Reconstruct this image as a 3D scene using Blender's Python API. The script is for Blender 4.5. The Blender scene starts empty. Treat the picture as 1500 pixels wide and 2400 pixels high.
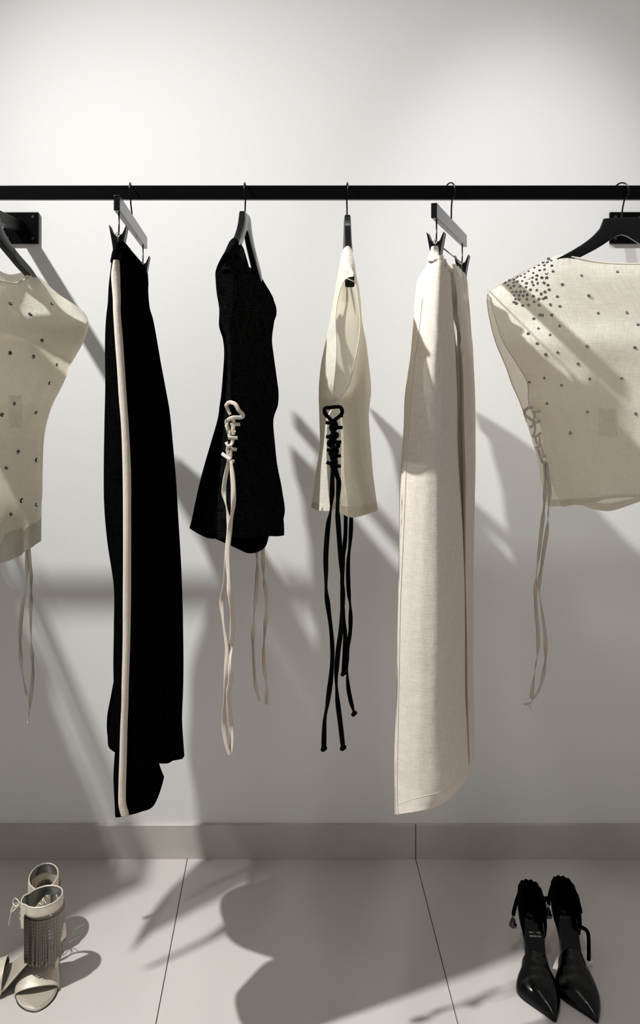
import bpy, math, random
import numpy as np
from mathutils import Vector, Matrix
from mathutils.bvhtree import BVHTree

random.seed(7)
SC = bpy.context.scene
COL = SC.collection
F = 1750.0                       # focal length in pixels of the 1500x2400 frame
HX, HY = 667.0, 815.0            # vanishing point of the floor joints
CAMZ, WALLD = 1.343, 1.971       # eye height, distance from the lens to the wall plane (y = 0)

# ------------------------------------------------------------------ camera
cam = bpy.data.cameras.new('camera')
cam.sensor_fit = 'VERTICAL'; cam.sensor_height = 36; cam.sensor_width = 22.5
cam.lens = F / 2400 * 36
cam.shift_x = (750 - HX) / 2400
cam.shift_y = (HY - 1200) / 2400
co = bpy.data.objects.new('camera', cam); COL.objects.link(co)
co.location = (0, -WALLD, CAMZ); co.rotation_euler = (math.pi / 2, 0, 0)
SC.camera = co

# ------------------------------------------------------------------ light
w = bpy.data.worlds.new('room_light'); SC.world = w; w.use_nodes = True
w.node_tree.nodes['Background'].inputs[0].default_value = (1.0, 0.965, 0.93, 1)
w.node_tree.nodes['Background'].inputs[1].default_value = 0.285

def spot(name, loc, aim, power, angle, blend, radius, col):
    l = bpy.data.lights.new(name, 'SPOT'); l.energy = power; l.spot_size = math.radians(angle)
    l.spot_blend = blend; l.shadow_soft_size = radius; l.color = col
    o = bpy.data.objects.new(name, l); COL.objects.link(o); o.location = loc
    o.rotation_euler = (Vector(aim) - Vector(loc)).to_track_quat('-Z', 'Y').to_euler()
    return o
spot('track_spot', (-1.63, -1.15, 3.20), (0.82, -0.75, 0.30), 530, 82, 1.0, 0.030, (1.0, 1.0, 0.985))
spot('track_spot', (0.63, -1.18, 3.20), (0.65, 0.0, 1.52), 72, 33, 1.0, 0.06, (0.97, 0.98, 1.0))

spot('track_spot', (0.05, -1.16, 3.20), (0.62, -0.40, 0.0), 26, 40, 1.0, 0.09, (1.0, 0.97, 0.94))

SC.view_settings.view_transform = 'Standard'; SC.view_settings.look = 'None'
SC.view_settings.gamma = 1; SC.view_settings.use_curve_mapping = False
SC.view_settings.exposure = 0.0

# ------------------------------------------------------------------ helpers
def P(px, py, d):
    return Vector(((px - HX) * d / F, d - WALLD, CAMZ - (py - HY) * d / F))

def tag(o, label=None, cat=None, group=None, kind=None):
    if label: o['label'] = label
    if cat: o['category'] = cat
    if group: o['group'] = group
    if kind: o['kind'] = kind
    return o

def empty(name, loc, label, cat, group=None):
    o = bpy.data.objects.new(name, None); COL.objects.link(o); o.location = loc
    o.empty_display_size = 0.05
    return tag(o, label, cat, group)

def link(name, me, mat, parent=None):
    if mat is not None: me.materials.append(mat)
    o = bpy.data.objects.new(name, me); COL.objects.link(o)
    if parent is not None:
        o.parent = parent
        root = parent; off = Vector(parent.location)
        while root.parent: root = root.parent; off = off + Vector(root.location)
        if root.get('localspace') is None:
            o.location = -off if parent.parent is None else -off
    return o

def mk(name, verts, faces, mat, parent=None, smooth=True, uvs=None):
    me = bpy.data.meshes.new(name)
    me.from_pydata([tuple(v) for v in verts], [], faces)
    if uvs is not None:
        lay = me.uv_layers.new(name='UVMap')
        for p in me.polygons:
            for li, vi in zip(p.loop_indices, p.vertices):
                lay.data[li].uv = uvs[vi]
    me.update()
    if smooth:
        me.polygons.foreach_set('use_smooth', [True] * len(me.polygons))
    return link(name, me, mat, parent)

def part(name, verts, faces, mat, parent, smooth=True, uvs=None):
    """mesh given in world coordinates, stored relative to its parent chain"""
    off = Vector((0, 0, 0)); q = parent
    while q is not None:
        off += Vector(q.location); q = q.parent
    vv = [Vector(v) - off for v in verts]
    me = bpy.data.meshes.new(name)
    me.from_pydata([tuple(v) for v in vv], [], faces)
    if uvs is not None:
        lay = me.uv_layers.new(name='UVMap')
        idx = np.empty(len(me.loops), dtype=np.int32); me.loops.foreach_get('vertex_index', idx)
        lay.data.foreach_set('uv', np.asarray(uvs, dtype=np.float32)[idx].ravel())
    me.update()
    if smooth: me.polygons.foreach_set('use_smooth', [True] * len(me.polygons))
    if mat is not None: me.materials.append(mat)
    o = bpy.data.objects.new(name, me); COL.objects.link(o)
    o.parent = parent
    return o

def cr(pts, n, closed=False):
    """Catmull-Rom through pts (m,k) -> (n,k)"""
    pts = np.asarray(pts, float); m = len(pts)
    segs = m if closed else m - 1
    t = np.linspace(0, segs, n, endpoint=not closed)
    i = np.minimum(t.astype(int), segs - 1); f = (t - i)[:, None] if pts.ndim == 2 else (t - i)[:, None, None]
    if closed:
        a, b, c, d = pts[(i - 1) % m], pts[i % m], pts[(i + 1) % m], pts[(i + 2) % m]
    else:
        a, b, c, d = pts[np.maximum(i - 1, 0)], pts[i], pts[i + 1], pts[np.minimum(i + 2, m - 1)]
    return 0.5 * (2 * b + (c - a) * f + (2 * a - 5 * b + 4 * c - d) * f ** 2 + (3 * b - a - 3 * c + d) * f ** 3)

def surf(rows, nu, nv, closed=False, disp=None, reps=None):
    """rows: m rows of n (x,y,z) -> verts, faces, uv. nu around, nv down"""
    A = np.array([[list(p) for p in r] for r in rows], float)          # m,n,3
    B = cr(A, nv)                                                       # nv,n,3
    Cc = cr(np.swapaxes(B, 0, 1), nu, closed)                            # nu,nv,3
    G = np.swapaxes(Cc, 0, 1)                                            # nv,nu,3
    if closed:
        du = np.roll(G, -1, 1) - np.roll(G, 1, 1)
    else:
        du = np.gradient(G, axis=1)
    dv = np.gradient(G, axis=0)
    # arc lengths for uv
    su = np.concatenate([np.zeros((nv, 1)), np.cumsum(np.linalg.norm(np.diff(G, axis=1), axis=2), 1)], 1)
    sv = np.concatenate([np.zeros((1, nu)), np.cumsum(np.linalg.norm(np.diff(G, axis=0), axis=2), 0)], 0)
    if disp is not None:
        N = np.cross(du, dv); N /= (np.linalg.norm(N, axis=2, keepdims=True) + 1e-9)
        uu = np.linspace(0, 1, nu, endpoint=not closed)[None, :] * np.ones((nv, 1))
        vv = np.linspace(0, 1, nv)[:, None] * np.ones((1, nu))
        G = G + N * disp(uu, vv, su, sv)[:, :, None]
    verts = [Vector(v) for v in G.reshape(-1, 3)]
    faces = []
    for j in range(nv - 1):
        for i in range(nu if closed else nu - 1):
            i2 = (i + 1) % nu
            faces.append((j * nu + i, j * nu + i2, (j + 1) * nu + i2, (j + 1) * nu + i))
    uv = np.stack([np.repeat(su.mean(0)[None, :], nv, 0), np.repeat(sv.mean(1)[:, None], nu, 1)], 2).reshape(-1, 2)
    return verts, faces, uv

def snoise(seed, scale_u=1.0, scale_v=1.0, terms=7):
    r = np.random.RandomState(seed)
    K = [(r.uniform(.4, 1.6) * scale_u, r.uniform(.4, 1.6) * scale_v, r.uniform(0, 6.28), r.uniform(.4, 1)) for _ in range(terms)]
    def f(u, v):
        s = 0
        for a, b, p, q in K: s = s + q * np.sin(a * u * (1 if p > 3 else -1) + b * v + p + 0.7 * np.sin(b * v * .7 + p))
        return s / terms
    return f

def bvh_of(*gs):
    V = []; Fc = []
    for verts, faces, _ in gs:
        b = len(V); V += verts; Fc += [tuple(i + b for i in f) for f in faces]
    return BVHTree.FromPolygons(V, Fc)
EYE = Vector((0, -WALLD, CAMZ))
def hit(bv, px, py, dflt=1.5):
    dr = (P(px, py, 1.0) - EYE).normalized()
    h = bv.ray_cast(EYE, dr)
    if h[0] is None: return P(px, py, dflt), Vector((0, -1, 0))
    n = h[1]
    if n.dot(dr) > 0: n = -n
    return h[0], n

def tube(pts, r, n=10, closed=False, cap=True):
    pts = [Vector(p) for p in pts]; m = len(pts)
    rr = r if isinstance(r, (list, tuple, np.ndarray)) else [r] * m
    verts = []; faces = []; prev = None
    for i, p in enumerate(pts):
        t = (pts[min(i + 1, m - 1)] - pts[max(i - 1, 0)]) if not closed else (pts[(i + 1) % m] - pts[i - 1])
        t = t.normalized() if t.length > 1e-9 else Vector((0, 0, 1))
        if prev is None:
            a = Vector((1, 0, 0)) if abs(t.x) < .8 else Vector((0, 1, 0))
            prev = (a - t * a.dot(t)).normalized()
        else:
            prev = (prev - t * prev.dot(t)).normalized()
        b = t.cross(prev)
        for k in range(n):
            a = 2 * math.pi * k / n
            verts.append(p + (prev * math.cos(a) + b * math.sin(a)) * rr[i])
    for i in range(m if closed else m - 1):
        j = (i + 1) % m
        for k in range(n):
            k2 = (k + 1) % n
            faces.append((i * n + k, i * n + k2, j * n + k2, j * n + k))
    if cap and not closed:
        faces.append(tuple(range(n))[::-1]); faces.append(tuple((m - 1) * n + k for k in range(n)))
    return verts, faces

class MB:
    def __init__(s): s.v = []; s.f = []
    def add(s, vf, M=None):
        v, f = vf[0], vf[1]; b = len(s.v)
        s.v += [(M @ Vector(x)) if M is not None else Vector(x) for x in v]
        s.f += [tuple(i + b for i in q) for q in f]; return s
    def box(s, lo, hi, M=None):
        x0, y0, z0 = lo; x1, y1, z1 = hi
        v = [(x0, y0, z0), (x1, y0, z0), (x1, y1, z0), (x0, y1, z0), (x0, y0, z1), (x1, y0, z1), (x1, y1, z1), (x0, y1, z1)]
        f = [(0, 3, 2, 1), (4, 5, 6, 7), (0, 1, 5, 4), (1, 2, 6, 5), (2, 3, 7, 6), (3, 0, 4, 7)]
        return s.add((v, f), M)
    def part(s, name, mat, parent, smooth=False, bevel=0, seg=2):
        o = part(name, s.v, s.f, mat, parent, smooth)
        if bevel:
            m = o.modifiers.new('bevel', 'BEVEL'); m.width = bevel; m.segments = seg; m.limit_method = 'ANGLE'
            m.angle_limit = math.radians(40)
        return o

def ribbon(name, ctrl, wd, mat, parent, twist=0.0, k=2.0, ph=0.0, n=None, thick=0.0007, seed=0):
    """flat tape; ctrl = [(px,py,d), ...]; wd = real width in metres; twist = amplitude of its turning"""
    C3 = [list(P(*c[:3])) for c in ctrl]
    n = n or max(8, len(ctrl) * 8)
    Q = cr(C3, n)
    v = []; f = []
    for i in range(n):
        p = Vector(Q[i]); t = Vector(Q[min(i + 1, n - 1)] - Q[max(i - 1, 0)]).normalized()
        ey = Vector((0, -1, 0)); side = t.cross(ey)
        side = side.normalized() if side.length > 1e-4 else Vector((1, 0, 0))
        nn = side.cross(t).normalized()
        s = i / (n - 1)
        a = twist * math.sin(2 * math.pi * (s * k + ph)) + twist * .35 * math.sin(2 * math.pi * (s * k * 2.3 + ph * 3))
        u = (side * math.cos(a) + nn * math.sin(a)) * wd / 2
        q = nn * math.cos(a) - side * math.sin(a)
        for s_ in (-1, -.5, 0, .5, 1):
            v.append(p + u * s_ + q * (0.0006 * (1 - s_ * s_)))
    for i in range(n - 1):
        for j in range(4):
            f.append((i * 5 + j, i * 5 + j + 1, i * 5 + j + 6, i * 5 + j + 5))
    o = part(name, v, f, mat, parent, True)
    m = o.modifiers.new('cloth_thickness', 'SOLIDIFY'); m.thickness = thick; m.offset = 0
    return o

# ------------------------------------------------------------------ materials
def new_mat(name):
    m = bpy.data.materials.new(name); m.use_nodes = True
    nt = m.node_tree; nt.nodes.clear()
    out = nt.nodes.new('ShaderNodeOutputMaterial')
    return m, nt, out
def N(nt, t, **kw):
    n = nt.nodes.new(t)
    for k_, v_ in kw.items(): setattr(n, k_, v_)
    return n
def coords(nt, kind='Object', scale=(1, 1, 1)):
    tc = N(nt, 'ShaderNodeTexCoord'); mp = N(nt, 'ShaderNodeMapping'); mp.inputs['Scale'].default_value = scale
    nt.links.new(tc.outputs[kind], mp.inputs['Vector']); return mp.outputs[0]
def noise(nt, vec, scale, detail=3, rough=.5):
    n = N(nt, 'ShaderNodeTexNoise'); n.inputs['Scale'].default_value = scale; n.inputs['Detail'].default_value = detail
    n.inputs['Roughness'].default_value = rough; nt.links.new(vec, n.inputs['Vector']); return n.outputs['Fac']
def ramp(nt, fac, stops):
    r = N(nt, 'ShaderNodeValToRGB'); e = r.color_ramp.elements
    while len(e) < len(stops): e.new(.5)
    for el, (p_, c_) in zip(e, stops): el.position = p_; el.color = (*c_, 1)
    nt.links.new(fac, r.inputs[0]); return r.outputs[0]
def math_(nt, op, a, b=None):
    n = N(nt, 'ShaderNodeMath'); n.operation = op
    for i, x in enumerate((a, b)):
        if x is None: continue
        if isinstance(x, (int, float)): n.inputs[i].default_value = x
        else: nt.links.new(x, n.inputs[i])
    return n.outputs[0]
def bump(nt, h, strength, dist):
    b = N(nt, 'ShaderNodeBump'); b.inputs['Strength'].default_value = strength; b.inputs['Distance'].default_value = dist
    nt.links.new(h, b.inputs['Height']); return b.outputs[0]

def pbr(name, col, rough=.5, metal=0, ior=1.5, spec=.5, bumpsc=None, bs=.1, bd=.001, var=None, coat=0):
    m, nt, out = new_mat(name)
    p = N(nt, 'ShaderNodeBsdfPrincipled'); p.inputs['Base Color'].default_value = (*col, 1)
    p.inputs['Roughness'].default_value = rough; p.inputs['Metallic'].default_value = metal
    p.inputs['IOR'].default_value = ior; p.inputs['Specular IOR Level'].default_value = spec
    p.inputs['Coat Weight'].default_value = coat
    v = coords(nt)
    if var:
        c = ramp(nt, noise(nt, v, var[0], 5, .6), [(.3, tuple(x * var[1] for x in col)), (.7, tuple(min(1, x * var[2]) for x in col))])
        nt.links.new(c, p.inputs['Base Color'])
    if bumpsc: nt.links.new(bump(nt, noise(nt, v, bumpsc, 4, .55), bs, bd), p.inputs['Normal'])
    nt.links.new(p.outputs[0], out.inputs[0]); return m

def linen(name, light, dark, transl, holes, slub=.5, bs=.35, rough=.9, sheen=0.0, tcol=None, spec=.12):
    """woven cloth: crossed slub threads change colour, thickness and height; thin places let light through"""
    m, nt, out = new_mat(name)
    v1 = coords(nt, 'UV', (60, 900, 1)); v2 = coords(nt, 'UV', (900, 60, 1))
    n1 = noise(nt, v1, 1.0, 2); n2 = noise(nt, v2, 1.0, 2)
    v3 = coords(nt, 'UV', (28, 420, 1)); v4 = coords(nt, 'UV', (420, 28, 1))
    n3 = noise(nt, v3, 1.0, 1); n4 = noise(nt, v4, 1.0, 1)
    thr = math_(nt, 'MULTIPLY', math_(nt, 'ADD', n1, n2), .5)
    big = math_(nt, 'MULTIPLY', math_(nt, 'ADD', n3, n4), .5)
    mixv = math_(nt, 'ADD', math_(nt, 'MULTIPLY', thr, .55), math_(nt, 'MULTIPLY', big, .45))
    c = ramp(nt, mixv, [(.5 - .16 / max(slub, .01) * .5, dark), (.5 + .16 / max(slub, .01) * .5, light)])
    # weave bump
    br = bump(nt, mixv, bs, .0012)
    wr = bump(nt, noise(nt, coords(nt, 'UV', (1, 1, 1)), 26, 4, .6), .35, .004)
    nt.links.new(wr, br.node.inputs['Normal'])
    d = N(nt, 'ShaderNodeBsdfPrincipled'); d.inputs['Roughness'].default_value = rough
    d.inputs['Specular IOR Level'].default_value = spec; d.inputs['Sheen Weight'].default_value = sheen
    nt.links.new(c, d.inputs['Base Color']); nt.links.new(br, d.inputs['Normal'])
    res = d.outputs[0]
    if transl > 0:
        t = N(nt, 'ShaderNodeBsdfTranslucent')
        if tcol: t.inputs[0].default_value = (*tcol, 1)
        else: nt.links.new(c, t.inputs[0])
        nt.links.new(br, t.inputs['Normal'])
        mx = N(nt, 'ShaderNodeMixShader'); mx.inputs[0].default_value = transl
        nt.links.new(res, mx.inputs[1]); nt.links.new(t.outputs[0], mx.inputs[2]); res = mx.outputs[0]
    if holes > 0:
        tr = N(nt, 'ShaderNodeBsdfTransparent')
        mx = N(nt, 'ShaderNodeMixShader')
        h = N(nt, 'ShaderNodeMapRange'); h.inputs[1].default_value = .36; h.inputs[2].default_value = .6
        h.inputs[3].default_value = holes * 1.8; h.inputs[4].default_value = holes * .3
        nt.links.new(mixv, h.inputs[0]); nt.links.new(h.outputs[0], mx.inputs[0])
        nt.links.new(res, mx.inputs[1]); nt.links.new(tr.outputs[0], mx.inputs[2]); res = mx.outputs[0]
    nt.links.new(res, out.inputs[0]); return m

M = {}
M['wall'] = pbr('white_wall_paint', (.80, .795, .785), .75, spec=.2, bumpsc=260, bs=.25, bd=.0012, var=(1.1, .985, 1.01))
M['floor'] = pbr('pale_floor_tile', (.575, .535, .51), .42, spec=.35, var=(3.0, .96, 1.03), bumpsc=60, bs=.03, bd=.001)
M['grout'] = pbr('dark_grout', (.10, .095, .09), .9)
M['skirt'] = pbr('grey_skirting_tile', (.52, .485, .455), .5, spec=.3, var=(9, .93, 1.06))
M['ceil'] = pbr('ceiling_paint', (.75, .75, .74), .9)
M['rail'] = pbr('black_powder_coat', (.001, .001, .0012), .34, spec=.10, bumpsc=900, bs=.12, bd=.0004)
M['screw'] = pbr('dark_screw_steel', (.12, .12, .12), .35, metal=1)
M['lacq'] = pbr('black_lacquered_wood', (.0025, .0025, .003), .24, spec=.32, bumpsc=120, bs=.04, bd=.0005)
M['plastic'] = pbr('black_clip_plastic', (.002, .002, .002), .35, spec=.2)
M['wire'] = pbr('dark_chrome_wire', (.035, .035, .037), .25, metal=1)
M['eyelet'] = pbr('bright_steel', (.75, .75, .73), .25, metal=1)
M['ivory'] = linen('sheer_ivory_linen', (.90, .88, .82), (.74, .715, .63), .40, .12, slub=.8, tcol=(.84, .77, .60))
M['ivory_hem'] = linen('ivory_linen_doubled', (.86, .84, .77), (.68, .65, .57), .28, .0, slub=.7, tcol=(.78, .70, .55))
M['cream'] = linen('cream_linen_trouser_cloth', (.82, .765, .69), (.64, .58, .505), .12, .0, slub=.5)
M['black'] = linen('black_linen', (.0035, .0035, .0035), (.0004, .0004, .0004), .0, .0, slub=.6, bs=.5, spec=.0)
M['blackl'] = linen('black_loose_linen', (.009, .009, .009), (.0003, .0003, .0003), .0, .006, slub=1.3, bs=.6, spec=.0)
M['tape'] = linen('cream_cotton_tape', (.74, .67, .58), (.62, .55, .47), .12, .0, slub=.3, bs=.15)
M['tape_iv'] = linen('ivory_linen_tape', (.68, .63, .54), (.55, .51, .43), .25, .0, slub=.3, bs=.15)
M['tape_bk'] = pbr('black_cotton_tape', (.001, .001, .001), .8, spec=.03)
M['gold'] = pbr('pale_gold_leather', (.74, .68, .56), .42, metal=.35, bumpsc=170, bs=.25, bd=.0006, var=(45, .82, 1.1))
M['lining'] = pbr('silver_lining_leather', (.30, .30, .31), .28, metal=.75, bumpsc=40, bs=.3, bd=.002)
M['insole'] = pbr('grey_gold_insole', (.46, .42, .33), .5, metal=.15, bumpsc=120, bs=.15, bd=.0006)
M['sole'] = pbr('black_outsole', (.01, .009, .008), .6)
M['chain'] = pbr('dark_silver_chain', (.22, .205, .18), .25, metal=1)
M['patent'] = pbr('black_polished_leather', (.0008, .0008, .0008), .17, spec=.28, bumpsc=60, bs=.03, bd=.0006)
M['suede'] = pbr('black_soft_leather', (.0008, .0008, .0008), .75, spec=.03)
M['gem'] = pbr('faceted_crystal', (.55, .54, .56), .06, metal=1)
M['claw'] = pbr('gunmetal_claw', (.07, .065, .07), .25, metal=1)
M['label'] = pbr('grey_care_label', (.16, .16, .17), .8)
M['print'] = pbr('pale_stamped_print', (.75, .72, .68), .5)

# ------------------------------------------------------------------ the room
def struct(name, mb, mat, bevel=0):
    me = bpy.data.meshes.new(name); me.from_pydata([tuple(v) for v in mb.v], [], mb.f); me.update()
    me.materials.append(mat); o = bpy.data.objects.new(name, me); COL.objects.link(o); o['kind'] = 'structure'
    if bevel:
        m = o.modifiers.new('bevel', 'BEVEL'); m.width = bevel; m.segments = 2
    return o
struct('wall_back', MB().box((-3.2, 0, 0), (3.2, .12, 3.5)), M['wall'])
fl = MB()                                  # tiles 0.6 m wide, grooves between
XJ = [-3.2] + [round(-.2556 + .6 * k, 4) for k in range(-4, 6)] + [3.2]
YJ = [-4.2, -3.15, -2.55, -1.95, -1.35, -.75, .0]
YJ = [-4.2, -3.0, -2.4, -1.8, -1.2, -.6, .0]
YJ = [-4.3, -3.7, -3.1, -2.5, -1.9, -1.3, -.7, .0]
g = .0011
for a, b in zip(XJ[:-1], XJ[1:]):
    for c, d_ in zip(YJ[:-1], YJ[1:]):
        fl.box((a + g, c + g, -.012), (b - g, d_ - (0 if d_ == 0 else g), 0))
fo = struct('floor', fl, M['floor'])
gr = part('grout', *(lambda m: (m.v, m.f))(MB().box((-3.2, -4.3, -.05), (3.2, 0, -.0025))), M['grout'], fo, False)
sk = MB()
SJ = [-3.2, -2.6556, -1.4556, -.8554, .3446, 1.5446, 2.7446, 3.2]
for a, b in zip(SJ[:-1], SJ[1:]): sk.box((a + .0012, -.010, .0), (b - .0012, .0, .088))
so = struct('baseboard_back', sk, M['skirt'], .0008)
part('grout', *(lambda m: (m.v, m.f))(MB().box((-3.2, -.0075, .0), (3.2, -.0005, .0862))), M['grout'], so, False)

# ------------------------------------------------------------------ rail and brackets
RZ0, RZ1, RY0, RY1 = 1.6455, 1.6738, 1.520 - WALLD, 1.5355 - WALLD
rail = empty('clothes_rail', (0.1, -.44, 1.66), 'long black rectangular metal clothes rail running across in front of the white wall', 'clothes rail')
MB().box((-1.30, RY0, RZ0), (1.50, RY1, RZ1)).part('rail_bar', M['rail'], rail, bevel=.0015)
for cx in (-.694, .902):
    MB().box((cx - .012, RY1 - .002, 1.645), (cx + .012, -.008, 1.673)).part('bracket_arm', M['rail'], rail, bevel=.0015)
    pl = MB().box((cx - .046, -.009, 1.6165), (cx + .046, 0, 1.7)).part('wall_plate', M['rail'], rail, bevel=.002)
    for sx in (-.033, .033):
        for sz in (1.63, 1.687):
            vs, fs = tube([(cx + sx, -.0115, sz), (cx + sx, -.008, sz)], [.0038, .0045], 14)
            sm = MB().add((vs, fs))
            sm.box((cx + sx - .003, -.0118, sz - .0004), (cx + sx + .003, -.0113, sz + .0004))
            sm.part('screw', M['screw'], pl, bevel=0)

# ------------------------------------------------------------------ hangers
HOOKC = Vector((0, (RY0 + RY1) / 2, 1.6597))
def lerp(a, b, t): return a + (b - a) * t
def hook(parent, cx, zbase, ang, mat='wire', base=None):
    """wire hook over the rail; ang = turn of the hook plane about z (90deg = square to the rail)"""
    ca, sa = math.cos(ang), math.sin(ang)
    pts2 = []
    b = base or (0, 0)
    z0 = zbase - HOOKC.z
    for s in np.linspace(0, 1, 9):
        pts2.append((0.002 + (.0075 - .002) * s ** 2, z0 + (-.0185 - z0) * s))
    for a in np.linspace(-62, 205, 30):
        r_ = .0188
        pts2.append((r_ * math.cos(math.radians(a)), r_ * math.sin(math.radians(a)) + .0016))
    pts = []
    for i, (u, z) in enumerate(pts2):
        k = max(0, 1 - i / 8.0)
        pts.append(Vector((cx + u * ca + b[0] * k, HOOKC.y + u * sa + b[1] * k, HOOKC.z + z)))
    pts = [Vector(q) for q in cr([list(p) for p in pts], 90)]
    v, f = tube(pts, .0016, 10)
    o = part('hook', v, f, M[mat], parent, True)
    v, f = tube([pts[-1] + Vector((0, 0, .0008)), pts[-1], pts[-1] - Vector((0, 0, .001))], [.0016, .0022, .0012], 10)
    part('hook_tip', v, f, M[mat], o, True)

def top_hanger(label, cx, ztop, ang, hang, half=.205, tilt=0.0, group=None, droop=1.0):
    e = empty('clothes_hanger', (cx, HOOKC.y, HOOKC.z), label, 'hanger', group)
    ex = Vector((math.cos(ang), math.sin(ang), tilt)).normalized(); ez = Vector((0, 0, 1)); ey = ez.cross(Vector((ex.x, ex.y, 0)).normalized())
    o0 = Vector((cx, HOOKC.y, ztop))
    T = [(0, 0), (.031, 0), (.0345, -.004), (.039, -.014), (.046, -.026), (.062, -.042), (.088, -.060), (.114, -.0745), (.16, -.098), (half, -.122)]
    B = [(0, -.034), (.010, -.037), (.022, -.045), (.035, -.054), (.05, -.063), (.066, -.0715), (.088, -.083), (.114, -.097), (.16, -.119), (half + .002, -.141)]
    T = [(a, b * lerp(1, droop, a / half)) for a, b in T]; B = [(a, b * lerp(1, droop, a / half)) for a, b in B]
    Tn = cr(T, 40); Bn = cr(B, 40)
    th = .0062
    v = []; f = []
    for sgn in (-1, 1):
        idx = range(39, 0, -1) if sgn < 0 else range(0, 40)
        for i in idx:
            t_, b_ = Tn[i], Bn[i]
            w_ = th * (1.0 + .35 * (i / 39))
            cc = ((0, w_), (.18, w_), (.0, 0))
            ring = []
            for (fr, yy) in ((0.0, -w_ * .75), (0.12, -w_), (.88, -w_), (1, -w_ * .75), (1, w_ * .75), (.88, w_), (.12, w_), (0, w_ * .75)):
                x = t_[0] + (b_[0] - t_[0]) * fr; z = t_[1] + (b_[1] - t_[1]) * fr
                ring.append(o0 + ex * (sgn * x) + ey * yy + ez * z)
            v += ring
    nr = len(v) // 8
    for i in range(nr - 1):
        for k in range(8):
            k2 = (k + 1) % 8
            f.append((i * 8 + k, i * 8 + k2, i * 8 + 8 + k2, i * 8 + 8 + k))
    f.append(tuple(range(8))); f.append(tuple(nr * 8 - 8 + k for k in range(8))[::-1])
    o = part('hanger_body', v, f, M['lacq'], e, True)
    m = o.modifiers.new('edges', 'EDGE_SPLIT'); m.split_angle = math.radians(38)
    hook(e, cx, ztop - .004, hang)
    return e

def clip_hanger(label, near, far, ztn, ztf, hang, cx):
    """near/far = plan points (x, y) of the bar ends, ztn/ztf their top heights"""
    e = empty('trouser_hanger', (cx, HOOKC.y, HOOKC.z), label, 'hanger', None)
    a = Vector((near[0], near[1], ztn)); b = Vector((far[0], far[1], ztf))
    X = (b - a); L = X.length; X = X / L
    Y = Vector((0, 0, 1)).cross(X).normalized(); Z = X.cross(Y)
    Mx = Matrix((X, Y, Z)).transposed().to_4x4(); Mx.translation = a
    MB().box((0, -.0054, -.0275), (L, .0054, 0), Mx).part('hanger_bar', M['lacq'], e, bevel=.0012)
    mid = (a + b) / 2
    hook(e, cx, mid.z - .004, hang, base=(mid.x - cx, mid.y - HOOKC.y))
    xs = (.026, L - .034)
    wr = MB()
    pv = -.0275 - .0415
    for x in xs:
        wr.add(tube([Mx @ Vector((x, 0, -.024)), Mx @ Vector((x, 0, pv + .006)), Mx @ Vector((x, .0015, pv + .001)), Mx @ Vector((x + .002, 0, pv - .001))], .0015, 8))
    wr.add(tube([Mx @ Vector((xs[0], 0, pv)), Mx @ Vector((xs[1], 0, pv))], .0012, 8))
    wr.part('wire_frame', M['wire'], e, smooth=True)
    for x in xs:
        cl = None
        for s in (-1, 1):
            prof_o = [(.0160, .0175), (.0128, 0.0), (.0096, -.018), (.0066, -.042)]
            prof_i = [(.0148, .0178), (.0085, .003), (.0012, -.003), (.0012, -.012), (.0030, -.042)]
            loop = prof_o + prof_i[::-1]
            n = len(loop); v = []; f = []
            for xx in (x - .013, x + .013):
                for (yy, zz) in loop: v.append(Mx @ Vector((xx, s * yy, pv + zz)))
            f.append(tuple(range(n))[::-1]); f.append(tuple(n + k for k in range(n)))
            for k in range(n):
                k2 = (k + 1) % n; f.append((k, k2, n + k2, n + k))
            q = MB().add((v, f)).part('clip_jaw', M['plastic'], e, bevel=.0006)
            cl = q
        # eyelet ring where the wire passes
        ring = [Mx @ Vector((x - .0138, .0036 * math.cos(t), pv + .0036 * math.sin(t))) for t in np.linspace(0, 2 * math.pi, 16, endpoint=False)]
        part('eyelet', *tube(ring, .0011, 8, closed=True), M['eyelet'], e, True)
    return e, Mx, pv, xs

clip_hanger('black wooden clip hanger holding the black trousers', (-.3005, 1.337 - WALLD), (-.3230, 1.728 - WALLD), 1.6165, 1.599, math.radians(97), -.3155)
clip_hanger('black wooden clip hanger holding the cream trousers', (.272, 1.36 - WALLD), (.4110, 1.705 - WALLD), 1.6070, 1.6000, math.radians(-68), .338)
top_hanger('black wooden hanger inside the black lace-up top', -.081, 1.617, math.radians(83), math.radians(88), .185)
top_hanger('black wooden hanger inside the plain ivory lace-up top', .128, 1.6095, math.radians(86.5), math.radians(90), .205, 0, None, 1.13)
top_hanger('black wooden hanger in the right jewelled top, seen broadside', .688, 1.608, math.radians(-14), math.radians(-62), .19)
top_hanger('black wooden hanger in the left jewelled top, cut by the frame edge', -.606, 1.618, math.radians(79), math.radians(80), .19)

# ------------------------------------------------------------------ trousers
def RW(py, d0, cols, dz=0):
    z = CAMZ - (py - HY) * d0 / F
    return [Vector(((px - HX) * d / F, d - WALLD, z + dz)) for px, d in cols]

def lerp(a, b, t): return a + (b - a) * t

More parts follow.
